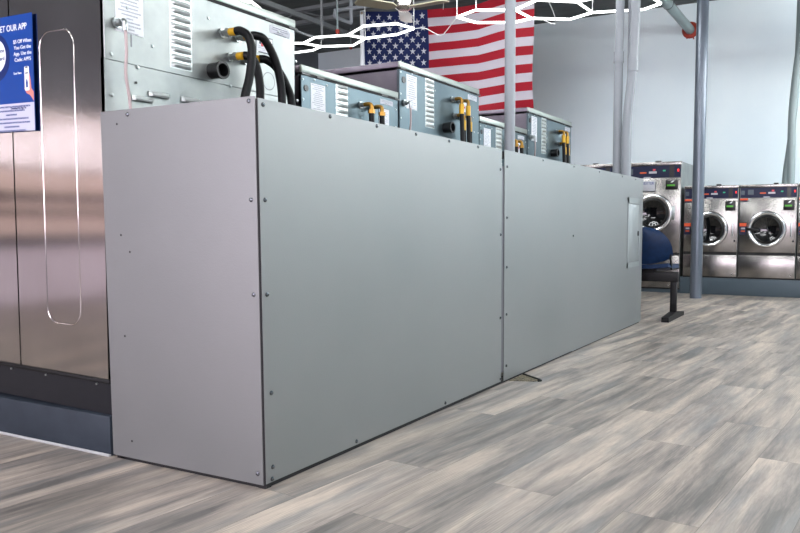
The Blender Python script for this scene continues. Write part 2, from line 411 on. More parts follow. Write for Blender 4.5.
def window_x(name, x, y0, y1, z0, z1, n):
    f = MB(); w = .05
    f.box(x-.04, x+.04, y0, y1, z0, z0+w); f.box(x-.04, x+.04, y0, y1, z1-w, z1)
    for i in range(n+1):
        y = y0+(y1-y0-w)*i/n; f.box(x-.04, x+.04, y, y+w, z0, z1)
    o = struct(name, f, frame_m)
    MB().box(x-.005, x+.005, y0+w, y1-w, z0+w, z1-w).build('pane', pane_m, o)
window_x('window_1', XL-.06, -4.6, .4, 1.5, 2.3, 1)
window_x('window_2', XR_+.06, -3.5, -.5, .5, 2.7, 2)
f = MB(); y = YN-.06
f.box(-7.6, 4.6, y-.04, y+.04, .75, .8); f.box(-7.6, 4.6, y-.04, y+.04, 2.65, 2.7)
for i in range(8):
    x = -7.6+12.15*i/7; f.box(x, x+.05, y-.04, y+.04, .75, 2.7)
o = struct('window_3', f, frame_m); MB().box(-7.55, 4.55, y-.005, y+.005, .8, 2.65).build('pane', pane_m, o)

# ------------------------------------------------------------------ ceiling steel
def joist(y, zb, label):
    t = thing('steel_joist', label, 'joist', (0, y, zb))
    MB().box(XL, XR_, y-.045, y+.045, zb, zb+.045).build('bottom_chord', joist_m, t)
    MB().box(XL, XR_, y-.045, y+.045, ZC-.045, ZC).build('top_chord', joist_m, t)
    pts = []; n = 28; w = (XR_-XL)/n
    for i in range(n+1): pts.append((XL+w*i, y, zb+.03 if i % 2 == 0 else ZC-.03))
    MB().tube(pts, .011, seg=8, smooth=0).build('web', joist_m, t)
    return t
joist(8.66, 3.70, 'grey open-web steel joist under the ceiling above the flag')
tag(MB().box(-6.68, -6.63, 3.0, 10.9, 3.60, 3.65).box(-6.68, -6.675, 3.0, 10.9, 3.60, 3.68).build('bridging_angle', joist_m), 'long grey steel bridging angle running under the dark ceiling left of the flag', 'steel angle')
tag(MB().tube([(-6.13, 5.0, 3.2), (-6.13, 6.6, 3.2), (-6.10, 7.75, 3.2), (-6.10, 7.81, 3.23), (-6.10, 7.83, 3.3), (-6.10, 7.83, 3.9)], .014, smooth=4).build('electrical_conduit', joist_m), 'thin grey conduit running back above the rear-facing machines', 'conduit')
# plumbing offset with two elbows
tag(MB().tube([(-5.2, 8.3, 3.672), (-6.16, 8.3, 3.693), (-6.22, 8.3, 3.69), (-6.245, 8.3, 3.665), (-6.245, 8.3, 3.62), (-6.225, 8.3, 3.60), (-6.01, 8.3, 3.51), (-5.985, 8.3, 3.515), (-5.984, 8.3, 3.55), (-5.984, 8.3, 3.9)], .024, smooth=5).build('water_pipe', pipe_paint), 'off-white pipe with a dropped elbow loop under the ceiling by the flag', 'pipe')
def sprinkler(x, y, z, label):
    t = thing('fire_sprinkler', label, 'sprinkler', (x, y, z), 'red sprinkler heads')
    MB().cyl((x, y, z), (x, y, ZC), .012, seg=10).build('drop_pipe', pipe_green, t)
    MB().cyl((x, y, z-.05), (x, y, z), .02, .03, seg=12).build('sprinkler_cap', red_seal, t)
sprinkler(-6.02, 8.05, 3.36, 'red sprinkler head on a drop pipe above the hexagon light left of the flag')
sprinkler(-7.15, 9.9, 3.66, 'small red sprinkler head seen just under the hexagon light left of the flag')

# ------------------------------------------------------------------ hexagon lights
def hex_light(label, pts, edges, z, wires, group=None, r=.0138, gm=None):
    P = [Vector((p[0], p[1], z)) for p in pts]
    c = sum(P, Vector())/len(P)
    t = thing('hexagon_light', label, 'light', (c.x, c.y, z), group)
    for a, b_ in edges:
        A, B = P[a], P[b_]; d = (B-A).normalized()*.008
        MB().cyl(A+d, B-d, r, seg=10).build('light_tube', gm or tube_glow, t)
    for i in wires:
        MB().cyl(P[i], (P[i].x, P[i].y, ZC), .004, seg=6).build('suspension_wire', wire_white, t)
    return t
HZ = 3.15
PA = [(-5.558, 7.632), (-5.141, 7.379), (-4.749, 7.475), (-4.689, 7.749), (-5.011, 7.886), (-5.461, 7.863), (-5.976, 7.536), (-6.297, 7.703), (-6.444, 8.067), (-6.206, 7.948), (-5.811, 8.097), (-6.413, 7.641), (-6.80, 8.06), (-6.75, 7.70)]
hex_light('hexagon tube ceiling light hanging in front of the starry corner of the flag', PA,
          [(0, 1), (1, 2), (2, 3), (3, 4), (4, 5), (5, 0), (0, 6), (6, 7), (7, 9), (9, 10), (10, 5), (9, 8), (7, 11), (8, 12), (11, 13), (13, 12)], HZ, (3, 5, 9))
PB = [(-4.011, 7.55), (-3.703, 7.405), (-3.33, 7.59), (-3.30, 7.985), (-3.545, 8.05), (-3.928, 7.855), (-2.985, 7.375), (-2.648, 7.627), (-2.628, 8.081), (-2.94, 8.224), (-2.11, 8.225), (-1.894, 8.093), (-1.933, 7.782), (-2.30, 7.55)]
hex_light('hexagon tube ceiling light hanging in front of the flag stripes and right of them', PB,
          [(0, 1), (1, 2), (2, 3), (3, 4), (4, 5), (5, 0), (2, 6), (6, 7), (7, 8), (8, 9), (9, 3), (8, 10), (10, 11), (11, 12), (12, 13), (13, 7)], HZ, (0, 1, 8))
PC = [(-6.15, 5.72), (-5.62, 6.064), (-5.747, 6.367), (-6.2, 6.45), (-6.6, 6.25), (-6.5, 5.85)]
hex_light('hexagon tube ceiling light showing above the largest pale machine rear', PC,
          [(0, 1), (1, 2), (2, 3), (3, 4), (4, 5), (5, 0)], HZ, (1, 4))
def honeycomb(cx, cy, label, r=.03, z=HZ):  # added fill fixtures out of view, tubes widened to brighten the room
    s = .44; pts = []; edges = []
    def vid(p):
        for i, q in enumerate(pts):
            if abs(q[0]-p[0])+abs(q[1]-p[1]) < .02: return i
        pts.append(p); return len(pts)-1
    for hx, hy in ((0, 0), (1.5*s, s*.866), (-1.5*s, s*.866), (0, -1.732*s), (1.5*s, -s*.866), (-1.5*s, -s*.866), (0, 1.732*s)):
        vs = [vid((cx+hx+s*math.cos(PI/3*k), cy+hy+s*math.sin(PI/3*k))) for k in range(6)]
        for k in range(6):
            e = tuple(sorted((vs[k], vs[(k+1) % 6])))
            if e not in edges: edges.append(e)
    hex_light(label, pts, edges, z, (0, 2, 5), None, r, tube_glow_fill)
for cx, cy, w in ((-.2, 4.0, 'over the aisle beside the long cover'), (4.0, 6.2, 'over the right side near the back'), (2.8, 2.2, 'over the middle of the right side'), (-.6, .2, 'over the front aisle'), (-4.6, -1.6, 'over the front left'), (2.4, -2.4, 'over the front right'), (1.9, 9.5, 'over the right end of the back washers'), (1.5, 7.0, 'near the back, right of the thick pole'), (4.4, 9.2, 'in the far right corner'), (-4.0, 2.6, 'above the row of rear-facing machines'), (-1.2, -3.2, 'just inside the front windows')):
    honeycomb(cx, cy, 'added unseen honeycomb of fill tubes hanging ' + w, .085 if cy > 9 else .034)
honeycomb(-3.65, 6.4, 'added unseen honeycomb of fill tubes hung closer to the ceiling in front of the flag', .06, 3.62)
tag(MB().tube([(-4.69, 7.75, 3.15), (-4.55, 7.76, 3.14), (-4.40, 7.74, 3.06), (-4.31, 7.72, 3.02), (-4.22, 7.68, 3.05), (-4.011, 7.55, 3.15)], .005, seg=6).build('power_cord', wire_white), 'thin white cord slung between two hexagon lights across the flag', 'cord')
tag(MB().tube([(-2.985, 7.375, 3.15), (-2.96, 7.6, 3.2), (-3.0, 7.95, 3.05), (-3.2, 8.0, 3.14)], .005, seg=6).build('power_cord', wire_white), 'short white cord hanging at the right edge of the flag', 'cord')

# ------------------------------------------------------------------ ceiling fan
fx, fy, fz = -4.49, 7.2, 3.25
fan = thing('ceiling_fan', 'ceiling fan hanging above the flag with one pale and one beige blade showing', 'fan', (fx, fy, fz))
MB().lathe([(.0, -.06), (.06, -.055), (.10, -.02), (.105, .03), (.08, .09), (.04, .11), (0, .11)], (fx, fy, fz), (0, 0, 1), 32).build('motor_housing', steel_bead, fan)
MB().cyl((fx, fy, fz+.1), (fx, fy, ZC), .014, seg=12).build('down_rod', fan_white, fan)
MB().lathe([(0, 0), (.06, 0), (.05, .07), (0, .07)], (fx, fy, ZC-.07), (0, 0, 1), 24).build('canopy', fan_white, fan)
for ang, m, w in ((math.radians(118), fan_white, .065), (math.radians(-2), fan_beige, .085), (math.radians(-122), fan_beige, .085)):
    ca, sa = math.cos(ang), math.sin(ang)
    fn = lambda u, v: (fx+ca*u-sa*v, fy+sa*u+ca*v, fz-.035+v*.15)
    MB().prism([(.09, -.03), (.16, -w), (.52, -w*1.1), (.55, -w*.7), (.55, w*.7), (.52, w*1.1), (.16, w), (.09, .03)], fn, (0, 0, .01)).build('blade', m, fan)

# ------------------------------------------------------------------ flag
YF_ = 8.6
def flag():
    key = [(-.02, 3.722), (0, 3.716), (.18, 3.66), (.41, 3.612), (.55, 3.596), (.70, 3.592), (.80, 3.625), (.86, 3.645), (1, 3.650)]
    def top(u):
        for (a, za), (b_, zb) in zip(key, key[1:]):
            if u <= b_:
                t = (u-a)/(b_-a); return za+(zb-za)*t
        return key[-1][1]
    X0, X1, H = -5.985, -3.532, 1.385
    bm = bmesh.new(); uvl = bm.loops.layers.uv.new('uv'); nu, nv = 90, 39; g = []
    for i in range(nu+1):
        u = i/nu; row = []
        for j in range(nv+1):
            v = j/nv
            ztop = top(u)
            flat = 3.69-.04*u
            z = (ztop*(1-v*.25)+flat*(v*.25))-H*v*(1-.01*math.sin(u*PI))
            y = YF_-.02*math.sin(u*9+v*2.2)*(0.4+v)-.012*math.sin(u*17-v*5+1)-.01*math.sin(u*6+v*9)
            row.append((bm.verts.new((X0+(X1-X0)*u+.012*math.sin(v*7)*(u > .9), y, z)), u, v))
        g.append(row)
    for i in range(nu):
        for j in range(nv):
            q = [g[i][j], g[i][j+1], g[i+1][j+1], g[i+1][j]]
            f = bm.faces.new([k[0] for k in q])
            for lp, k in zip(f.loops, q): lp[uvl].uv = (k[1], k[2])
    t = thing('flag', 'large red, white and blue stars-and-stripes flag hung flat below the ceiling', 'flag', (-4.77, YF_, 2.33))
    bmesh.ops.solidify(bm, geom=bm.faces[:], thickness=.003)
    mb = MB(); mb.bm.free(); mb.bm = bm
    mb.build('cloth', flag_material(), t)
    MB().box(X0-.06, X0, YF_-.012, YF_, 2.35, 3.735).build('heading', paper, t)
    for z in (3.70, 2.39): MB().lathe([(.008, 0), (.016, 0), (.016, .004), (.008, .004), (.008, 0)], (X0-.03, YF_-.012, z), (0, -1, 0), 16).build('grommet', brass, t)
flag()
G = None
for x_, z_ in ((-6.015, 3.72), (-4.77, 3.60), (-3.54, 3.65)):
    tag(MB().tube([(x_, YF_+.002, z_-.01), (x_, YF_+.03, 3.73), (x_, 8.66, 3.745)], .003, seg=6, smooth=3).build('tie_cord', wire_white), {-6.015: 'short white cord tying the pale edge of the flag to the joist', -4.77: 'short white cord tying the middle of the flag top to the joist', -3.54: 'short white cord tying the right top corner of the flag to the joist'}[x_], 'cord')

# ------------------------------------------------------------------ poles and pipes
t = thing('steel_pole', 'thin grey pole rising behind the long sheet metal cover in front of the flag', 'pole', (-2.095, 4.7, 0))
MB().cyl((-2.095, 4.7, .012), (-2.095, 4.7, ZC-.012), .036, seg=32).build('shaft', pipe_paint, t)
MB().box(-2.17, -2.02, 4.625, 4.775, 0, .012).build('base_plate', stud_grey, t)
MB().box(-2.17, -2.02, 4.625, 4.775, ZC-.012, ZC).build('cap_plate', stud_grey, t)
t = thing('steel_pole', 'thick glossy grey pole standing on the open floor in front of the washers', 'pole', (-1.640, 9.03, 0))
MB().cyl((-1.640, 9.03, 0), (-1.640, 9.03, ZC-.012), .067, seg=40).build('shaft', pole_paint, t)
MB().box(-1.76, -1.52, 8.91, 9.15, ZC-.012, ZC).build('cap_plate', stud_grey, t)
G = 'service pipes rising behind the far end of the cover'
def pipe(label, pts, r, couplings=(), group=None, m=pipe_paint):
    t = thing('service_pipe', label, 'pipe', pts[0], group)
    MB().tube(pts, r, seg=20, smooth=6).build('pipe_run', m, t)
    for p in couplings: MB().cyl((p[0], p[1], p[2]-.045), (p[0], p[1], p[2]+.045), r+.006, seg=20).build('coupling', m, t)
pipe('leftmost of the three off-white pipes rising behind the far end of the cover', [(-1.845, 6.4, 0), (-1.845, 6.4, 1.2), (-1.845, 6.4, 2.25), (-1.840, 6.4, 2.6), (-1.835, 6.4, ZC)], .037, ((-1.845, 6.4, 2.27),), G)
pipe('thin middle pipe of the three rising behind the far end of the cover', [(-1.757, 6.44, 0), (-1.757, 6.44, 1.3), (-1.757, 6.44, 2.0), (-1.757, 6.44, 2.7), (-1.757, 6.44, ZC)], .023, (), G)
pipe('rightmost pipe of the three behind the cover, with a slight bend half way', [(-1.760, 6.36, 0), (-1.760, 6.36, 1.3), (-1.755, 6.36, 1.7), (-1.718, 6.36, 2.12), (-1.700, 6.36, 2.45), (-1.695, 6.36, 2.8), (-1.69, 6.36, ZC)], .038, ((-1.712, 6.36, 2.18),), G)
G = 'grey-green conduits by the back wall'
pipe('curved grey-green conduit climbing the wall above the washers at the right edge', [(-.765, 10.45, .206), (-.765, 10.45, 1.3), (-.77, 10.45, 1.75), (-.775, 10.45, 2.2), (-.755, 10.45, 2.6), (-.705, 10.45, 3.2), (-.68, 10.45, ZC)], .048, (), G, pipe_green)
pipe('straight grey-green conduit partly behind the curved one at the right edge', [(-.85, 10.6, .206), (-.85, 10.6, 1.3), (-.80, 10.6, 1.9), (-.76, 10.6, 2.4), (-.74, 10.6, 3.2), (-.74, 10.6, ZC)], .038, (), G, pipe_green)
t = thing('sprinkler_pipe', 'grey-green pipe running into the back wall through a red sealed hole', 'pipe', (-2.16, 10.98, 3.56))
MB().tube([(-2.16, 5.5, ZC-.002), (-2.16, 5.5, 3.68), (-2.16, 5.53, 3.60), (-2.16, 5.62, 3.56), (-2.16, 5.8, 3.56), (-2.16, 11.02, 3.56)], .062, seg=28, smooth=5).build('pipe_run', pipe_green, t)
sb = MB()
sb.lathe([(.055, 0), (.115, 0), (.10, .02), (.065, .03), (.055, 0)], (-2.16, 11.0, 3.56), (0, -1, 0), 30)
sb.tube([(-2.12, 10.994, 3.47), (-2.11, 10.994, 3.43)], .008, smooth=0, seg=8); sb.tube([(-2.20, 10.994, 3.47), (-2.205, 10.994, 3.445)], .009, smooth=0, seg=8)
sb.build('fire_seal', red_seal, t)
for y_ in (7.4, 9.6): MB().tube([(-2.16+.066*math.cos(a), y_, 3.56+.066*math.sin(a)) for a in [PI*k/8-PI for k in range(9)]], .004, smooth=0, seg=6).tube([(-2.226, y_, 3.56), (-2.226, y_, ZC)], .004, smooth=0, seg=6).tube([(-2.094, y_, 3.56), (-2.094, y_, ZC)], .004, smooth=0, seg=6).build('pipe_hanger', joist_m, t)

# ------------------------------------------------------------------ long sheet metal cover
t = thing('sheet_metal_cover', 'long waist-high grey sheet metal cover box standing on the plank floor', 'cover', (-2.0, 4.15, 0))
fb = MB()
fb.box(-2.375, -1.664, 1.806, 1.825, 0, .03); fb.box(-1.685, -1.664, 1.806, 6.53, 0, .03)
fb.box(-1.690, -1.659, 1.803, 1.830, .0, 1.242)
fb.box(-2.35, -1.664, 1.806, 1.825, 1.20, 1.24); fb.box(-1.685, -1.664, 1.806, 6.53, 1.20, 1.238)
fb.box(-2.355, -2.335, 1.806, 1.83, 0, 1.24); fb.box(-1.69, -1.664, 6.50, 6.53, 0, 1.24); fb.box(-2.38, -2.36, 6.50, 6.53, 0, 1.24)
fb.build('inner_frame', dark_gap, t)
MB().box(-1.70, -1.662, 3.60, 3.67, .06, 1.16).build('seam_stud', stud_grey, t)
MB().box(-2.387, -1.6655, 1.800, 1.804, .012, 1.250).build('end_panel', galv, t)
MB().box(-2.387, -1.660, 6.556, 6.560, .012, 1.250).build('end_panel', galv, t)
MB().box(-1.661, -1.657, 1.8045, 3.618, .016, 1.244).build('side_panel', galv, t)
MB().box(-1.661, -1.657, 3.654, 4.757, .012, 1.246).build('side_panel', galv, t)
MB().box(-1.6612, -1.6572, 4.7575, 6.562, .008, 1.250).build('side_panel', galv, t)
def screw(p, n, r=.0063):
    n = Vector(n)
    MB().lathe([(r*1.25, 0), (r*1.2, .001), (r, .0014), (r*.95, .0038), (r*.4, .005), (0, .005)], p, n, 10).build('screw', screw_m, t)
for y_, z_ in ((1.826, 1.226), (1.826, .93), (1.826, .63), (1.836, .31), (1.836, .065), (1.832, .026), (2.165, 1.232), (2.457, 1.232), (2.75, 1.232), (3.041, 1.232), (3.337, 1.232), (3.60, 1.14), (3.605, .80), (3.605, .36), (2.30, .03), (3.0, .03), (3.608, .03)):
    screw((-1.657, y_, z_), (1, 0, 0))
for z_ in (1.16, .89, .625, .37, .09): screw((-1.657, 3.684, z_), (1, 0, 0))
for y_, z_ in ((4.749, .78),): screw((-1.657, y_, z_), (1, 0, 0), .005)
for y_ in (4.2, 4.75, 5.3, 5.9, 6.3): screw((-1.657, y_, 1.232), (1, 0, 0), .005)
for x_, z_ in ((-2.246, 1.232), (-1.69, 1.236), (-1.69, .93), (-1.688, .63), (-1.688, .048)): screw((x_, 1.80, z_), (0, -1, 0))
for x_, z_ in ((-2.302, 1.203), (-2.302, .816), (-2.259, .757), (-2.301, .456), (-2.284, .075)):
    MB().cyl((x_, 1.8, z_), (x_, 1.7992, z_), .004, seg=8).build('screw_hole', dark_gap, t)
# access hatch on the far panel
hatch = MB()
x = -1.657
hatch.box(x, x+.006, 6.075, 6.105, .50, 1.075).box(x, x+.006, 6.425, 6.455, .50, 1.075).box(x, x+.006, 6.075, 6.455, .50, .54).box(x, x+.006, 6.075, 6.455, 1.03, 1.075)
hatch_paint = mat('hatch_grey_paint', (148, 153, 154), rough=.5, metal=.6)
hatch = hatch.build('access_hatch', hatch_paint, t); hatch['label'] = 'pale grey framed access hatch'
MB().box(x, x+.0045, 6.112, 6.418, .548, 1.022, bev=.002).build('hatch_door', hatch_paint, hatch)
MB().box(x+.004, x+.012, 6.385, 6.408, .76, .80, bev=.002).build('latch', black_metal, hatch)

# floor patch by the seam
t = thing('floor_cutout', 'small gritty floor cutout with a black edge at the foot of the cover seam', 'floor patch', (-1.6, 3.82, 0))
MB().prism([(-1.656, 3.72), (-1.525, 3.765), (-1.505, 3.80), (-1.656, 3.91)], lambda u, v: (u, v, .0004), (0, 0, .002)).build('grit_fill', grit, t)
MB().tube([(-1.652, 3.915, .004), (-1.57, 3.853, .004), (-1.50, 3.80, .004), (-1.508, 3.775, .004)], .006, seg=8, smooth=4).build('edge_strip', black_metal, t)

# ------------------------------------------------------------------ machines with their rears to the aisle
RX = -2.40
tag(MB().box(-3.75, -2.405, 1.802, 6.85, 0, .15, bev=.004).build('machine_base', slate), 'long slate grey painted base under the row of rear-facing machines', 'base')
tag(MB().tube([(-3.75, 1.799, .004), (-3.0, 1.798, .004), (-2.405, 1.799, .004)], .0055, seg=8, smooth=0).build('caulk_bead', caulk), 'rough pale caulk bead along the foot of the slate base', 'caulk')

def louvers(mb, y0, y1, zs, h=.017):
    for z in zs:
        # pressed hood: sloped face standing proud of the sheet
        bm = bmesh.new()
        pr = [(0, 0), (.010, -.002), (.013, h*.35-.002), (0, h)]
        n = 10; rows = []
        for i in range(n+1):
            k = i/n; y = y0+(y1-y0)*k; e = min(1, min(k, 1-k)*6)
            e = math.sqrt(max(0, 1-(1-e)**2)) if e < 1 else 1
            rows.append([bm.verts.new((RX+.0008+p*e, y, z+q)) for p, q in pr])
        for a, b_ in zip(rows, rows[1:]):
            for j in range(3): bm.faces.new([a[j], b_[j], b_[j+1], a[j+1]])
        mb.merge(bm)
    return mb

def rear_sheet(t, y0, y1, z0, z1, m=None):
    MB().box(RX-.02, RX, y0, y1, z0, z1, bev=.002, seg=1).build('rear_panel', m or galv_reflect, t)

def rscrew(t, y, z, r=.006):
    MB().lathe([(r*1.3, 0), (r*1.2, .001), (r, .0015), (r*.9, .004), (0, .005)], (RX, y, z), (1, 0, 0), 8).build('screw', zinc, t)

def carton(t, y0, w, top, stain, side_low=.28, depth=1.2):
    """cabinet shell: side panels, lid, chassis; rear face at RX"""
    y1 = y0+w
    MB().box(RX-depth+.02, RX-.55, y0, y0+.004, side_low, top-.05).build('side_panel', stain, t)
    MB().box(RX-.542, RX-.004, y0, y0+.004, side_low, top-.05).build('side_panel', stain, t)
    MB().box(RX-depth+.02, RX-.004, y1-.004, y1, side_low, top-.05).build('side_panel', stain, t)
    MB().box(RX-depth, RX-depth+.02, y0, y1, side_low, top-.05).build('front_panel', steel, t)
    MB().box(RX-depth+.02, RX-.012, y0+.006, y1-.006, .15, side_low+.02).build('chassis', charcoal, t)
    lid = MB().box(RX-depth, RX-.012, y0, y1, top-.034, top, bev=.002).build('lid', stain, t)
    MB().box(RX-.011, RX+.004, y0, y1, top-.034, top, bev=.002).build('lid_flange', galv_cap, t)
    MB().box(RX-.03, RX+.002, y0+.01, y1-.01, top-.046, top-.034).build('lid_gap', dark_gap, t)
    for c in (.035, .165, .83, .985):
        MB().box(RX-.004, RX+.006, y0+w*c-.03, y0+w*c+.03, top-.044, top-.036).build('lid_clip', black_plastic, t)

def labels(t, y0, w, kind):
    if kind == 'tall':
        P = ((.075, .195, 1.545, 1.745), (.875, 1.01, 1.713, 1.748), (.79, .89, 1.618, 1.683)); pl = (.045, 1.705)
    else:
        P = ((.07, .184, 1.395, 1.548), (.68, .81, 1.533, 1.560), (.667, .768, 1.415, 1.507)); pl = (.034, 1.516)
    a, b_, c = P
    MB().box(RX, RX+.0012, y0+a[0], y0+a[1], a[2], a[3]).build('printed_notice', notice, t)
    MB().box(RX, RX+.0012, y0+b_[0], y0+b_[1], b_[2], b_[3]).build('rating_label', rating, t)
    MB().box(RX, RX+.0012, y0+c[0]-.004, y0+c[1]+.004, c[2]-.004, c[3]+.004).build('label_border', ink, t)
    s = MB().box(RX+.0012, RX+.002, y0+c[0], y0+c[1], c[2], c[3]).build('origin_label', regist, t)
    yy, zz = y0+c[0]+.016, c[2]+(c[3]-c[2])*.5
    MB().box(RX+.002, RX+.0024, yy, yy+.011, zz, zz+.011).build('blue_emblem', blue_panel, t)
    MB().box(RX+.002, RX+.0024, yy+.011, yy+.026, zz-.008, zz+.006).build('red_emblem', mat_emblem, t)
    return pl
mat_emblem = mat('emblem_red', (206, 60, 70), rough=.5)

def coupling_x(t, y, z, ln=.07):
    """chrome nut and brass ferrule pointing out of the rear"""
    MB().cyl((RX, y, z), (RX+ln*.55, y, z), .013, seg=6).cyl((RX+.002, y, z), (RX+.012, y, z), .02, seg=6).cyl((RX+ln*.4, y, z), (RX+ln*.62, y, z), .019, seg=6).build('inlet_nut', zinc, t)
    MB().cyl((RX+ln*.6, y, z), (RX+ln, y, z), .0165, seg=16, bev=.002).build('ferrule', yellow, t)

def drain(t, y, z):
    MB().lathe([(.026, 0), (.032, 0), (.032, .05), (.036, .05), (.036, .062), (.027, .062), (.026, .02), (0, .02)], (RX, y, z), (1, 0, 0), 24).build('drain_stub', black_plastic, t)

def flex_conduit(t, y, z):
    MB().cyl((RX, y, z), (RX+.03, y, z), .014, seg=14).cyl((RX+.004, y, z), (RX+.012, y, z), .021, seg=8).tube([(RX+.035, y, z+.004), (RX+.045, y, z-.006), (RX+.045, y+.002, z-.03)], .0105, smooth=4).build('conduit_connector', zinc, t)
    MB().tube([(RX+.045, y+.002, z-.02), (RX+.046, y+.004, z-.10), (RX+.042, y+.002, z-.18), (RX+.044, y+.014, z-.27), (RX+.05, y+.02, z-.40)], .0055, seg=10).build('flexible_conduit', conduit_m, t)

# --- tall machine at the near end, four bent hoses
TALL, SHORT = 1.806, 1.622
y0, w = 1.815, 1.018
t = thing('front_load_washer', 'largest and nearest machine, stainless side and pale rear with four bent black hoses', 'washing machine', (RX, y0, .15), 'machines standing with their rears to the aisle')
carton(t, y0, w, TALL, steel)
rear_sheet(t, y0, y0+w, 1.438, TALL-.046, galv_old)
MB().box(RX-.022, RX-.003, y0, y0+w, .28, 1.442).build('lower_rear_panel', galv_old, t)
yb = 1.797
louvers(MB().box(RX, RX+.0008, yb+.305, yb+.415, 1.46, 1.76), yb+.31, yb+.41, [1.468+.0295*k for k in range(10)]).build('louver_bank', louver_m, t)
for a, z_ in ((1.925, 1.312), (2.0, 1.338), (2.155, 1.340)):
    louvers(MB(), a, a+.095, [z_]).build('louver', louver_m, t)
labels(t, 1.787, w, 'tall')
flex_conduit(t, 1.866, 1.572)
MB().box(RX, RX+.001, 1.925, 1.93, 1.50, 1.76).build('notice_shadow_strip', stud_grey, t)
for y_, z_ in ((1.912, 1.635), (2.021, 1.522), (1.954, 1.432), (1.842, 1.458), (1.842, 1.316), (2.42, 1.44), (2.30, 1.69), (2.72, 1.73), (2.55, 1.60), (2.58, 1.615), (2.73, 1.58), (2.84, 1.62), (2.85, 1.44)): rscrew(t, y_, z_)
MB().cyl((RX, 1.945, 1.375), (RX+.001, 1.945, 1.375), .005, seg=10).build('bolt_hole', dark_gap, t)
drain(t, 2.318, 1.483)
for y_, z_ in ((2.368, 1.645), (2.455, 1.645), (2.412, 1.556), (2.503, 1.560)): coupling_x(t, y_, z_, .085)
MB().lathe([(.036, 0), (.038, .001), (.040, 0)], (RX, 2.656, 1.498), (1, 0, 0), 32).build('knockout_ring', stud_grey, t)
hx = RX+.085
def hose(pts): MB().tube(pts, .0175, seg=14, smooth=8).build('fill_hose', rubber, t)
hose([(hx, 2.368, 1.646), (RX+.11, 2.370, 1.645), (RX+.145, 2.375, 1.619), (RX+.165, 2.373, 1.554), (RX+.165, 2.358, 1.454), (RX+.16, 2.328, 1.334), (RX+.16, 2.318, 1.144)])
hose([(hx, 2.455, 1.646), (RX+.10, 2.468, 1.648), (RX+.12, 2.498, 1.634), (RX+.135, 2.548, 1.554), (RX+.14, 2.578, 1.444), (RX+.14, 2.583, 1.294), (RX+.14, 2.578, 1.094)])
hose([(hx, 2.411, 1.556), (RX+.10, 2.420, 1.554), (RX+.125, 2.433, 1.529), (RX+.14, 2.443, 1.454), (RX+.14, 2.448, 1.354), (RX+.14, 2.448, 1.144)])
hose([(hx, 2.503, 1.560), (RX+.10, 2.528, 1.560), (RX+.12, 2.568, 1.534), (RX+.135, 2.618, 1.464), (RX+.14, 2.648, 1.374), (RX+.14, 2.658, 1.094)])
# stainless side: pressed rounded bead, toe rail
def rrect(x0, x1, z0, z1, r, n=8):
    P = []
    for cx, cz, a0 in ((x1-r, z1-r, 0), (x0+r, z1-r, PI/2), (x0+r, z0+r, PI), (x1-r, z0+r, 3*PI/2)):
        for k in range(n+1):
            a = a0+PI/2*k/n; P.append((cx+r*math.cos(a), cz+r*math.sin(a)))
    return P
MB().tube([(px_, 1.8172, pz_) for px_, pz_ in rrect(-2.765, -2.568, .47, 1.560, .06)], .0038, seg=10, smooth=0, closed=True).build('pressed_bead', steel, t)
MB().box(RX-1.18, RX-.006, 1.806, 1.83, .268, .283, bev=.003).build('toe_rail', black_metal, t)
MB().box(RX-1.18, RX-.006, 1.812, 1.83, .185, .268).build('toe_plate', charcoal, t)
for x_ in (-2.48, -2.78, -3.0, -3.3): MB().cyl((x_, 1.812, .262), (x_, 1.807, .262), .004, seg=8).build('toe_rivet', zinc, t)

t.rotation_euler = (0, .021, 0)   # the machine leans a little towards the aisle
# --- short machine
def short_machine(y0, label):
    w = .867
    t = thing('front_load_washer', label, 'washing machine', (RX, y0, .15), 'machines standing with their rears to the aisle')
    carton(t, y0, w, SHORT, steel_reflect)
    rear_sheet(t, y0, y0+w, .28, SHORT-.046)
    pl = labels(t, y0, w, 'short')
    MB().cyl((RX, y0+pl[0], pl[1]), (RX+.004, y0+pl[0], pl[1]), .016, seg=16).build('hole_plug', black_plastic, t)
    louvers(MB().box(RX, RX+.0008, y0+.272, y0+.375, 1.24, 1.575), y0+.277, y0+.37, [1.245+.0315*k for k in range(11)]).build('louver_bank', louver_m, t)
    for y_ in (y0+.485, y0+.585):
        z = 1.497
        MB().cyl((RX, y_, z), (RX+.03, y_, z), .014, seg=6).cyl((RX+.003, y_, z), (RX+.01, y_, z), .02, seg=6).build('inlet_nut', zinc, t)
        MB().tube([(RX+.028, y_, z), (RX+.062, y_, z), (RX+.075, y_, z-.012), (RX+.075, y_, z-.045)], .0115, seg=12, smooth=5).cyl((RX+.075, y_, z-.05), (RX+.075, y_, z-.03), .019, seg=6).build('brass_elbow', brass, t)
        MB().tube([(RX+.075, y_, z-.048), (RX+.078, y_, z-.15), (RX+.085, y_, z-.40)], .015, seg=12, smooth=4).build('fill_hose', rubber, t)
    for a, z_ in ((.012, 1.555), (.012, 1.46), (.10, 1.565), (.20, 1.555), (.84, 1.52), (.84, 1.42)): rscrew(t, y0+a, z_, .005)
    return t
short_machine(2.915, 'shorter machine with two brass elbows, squeezed just behind the largest machine')
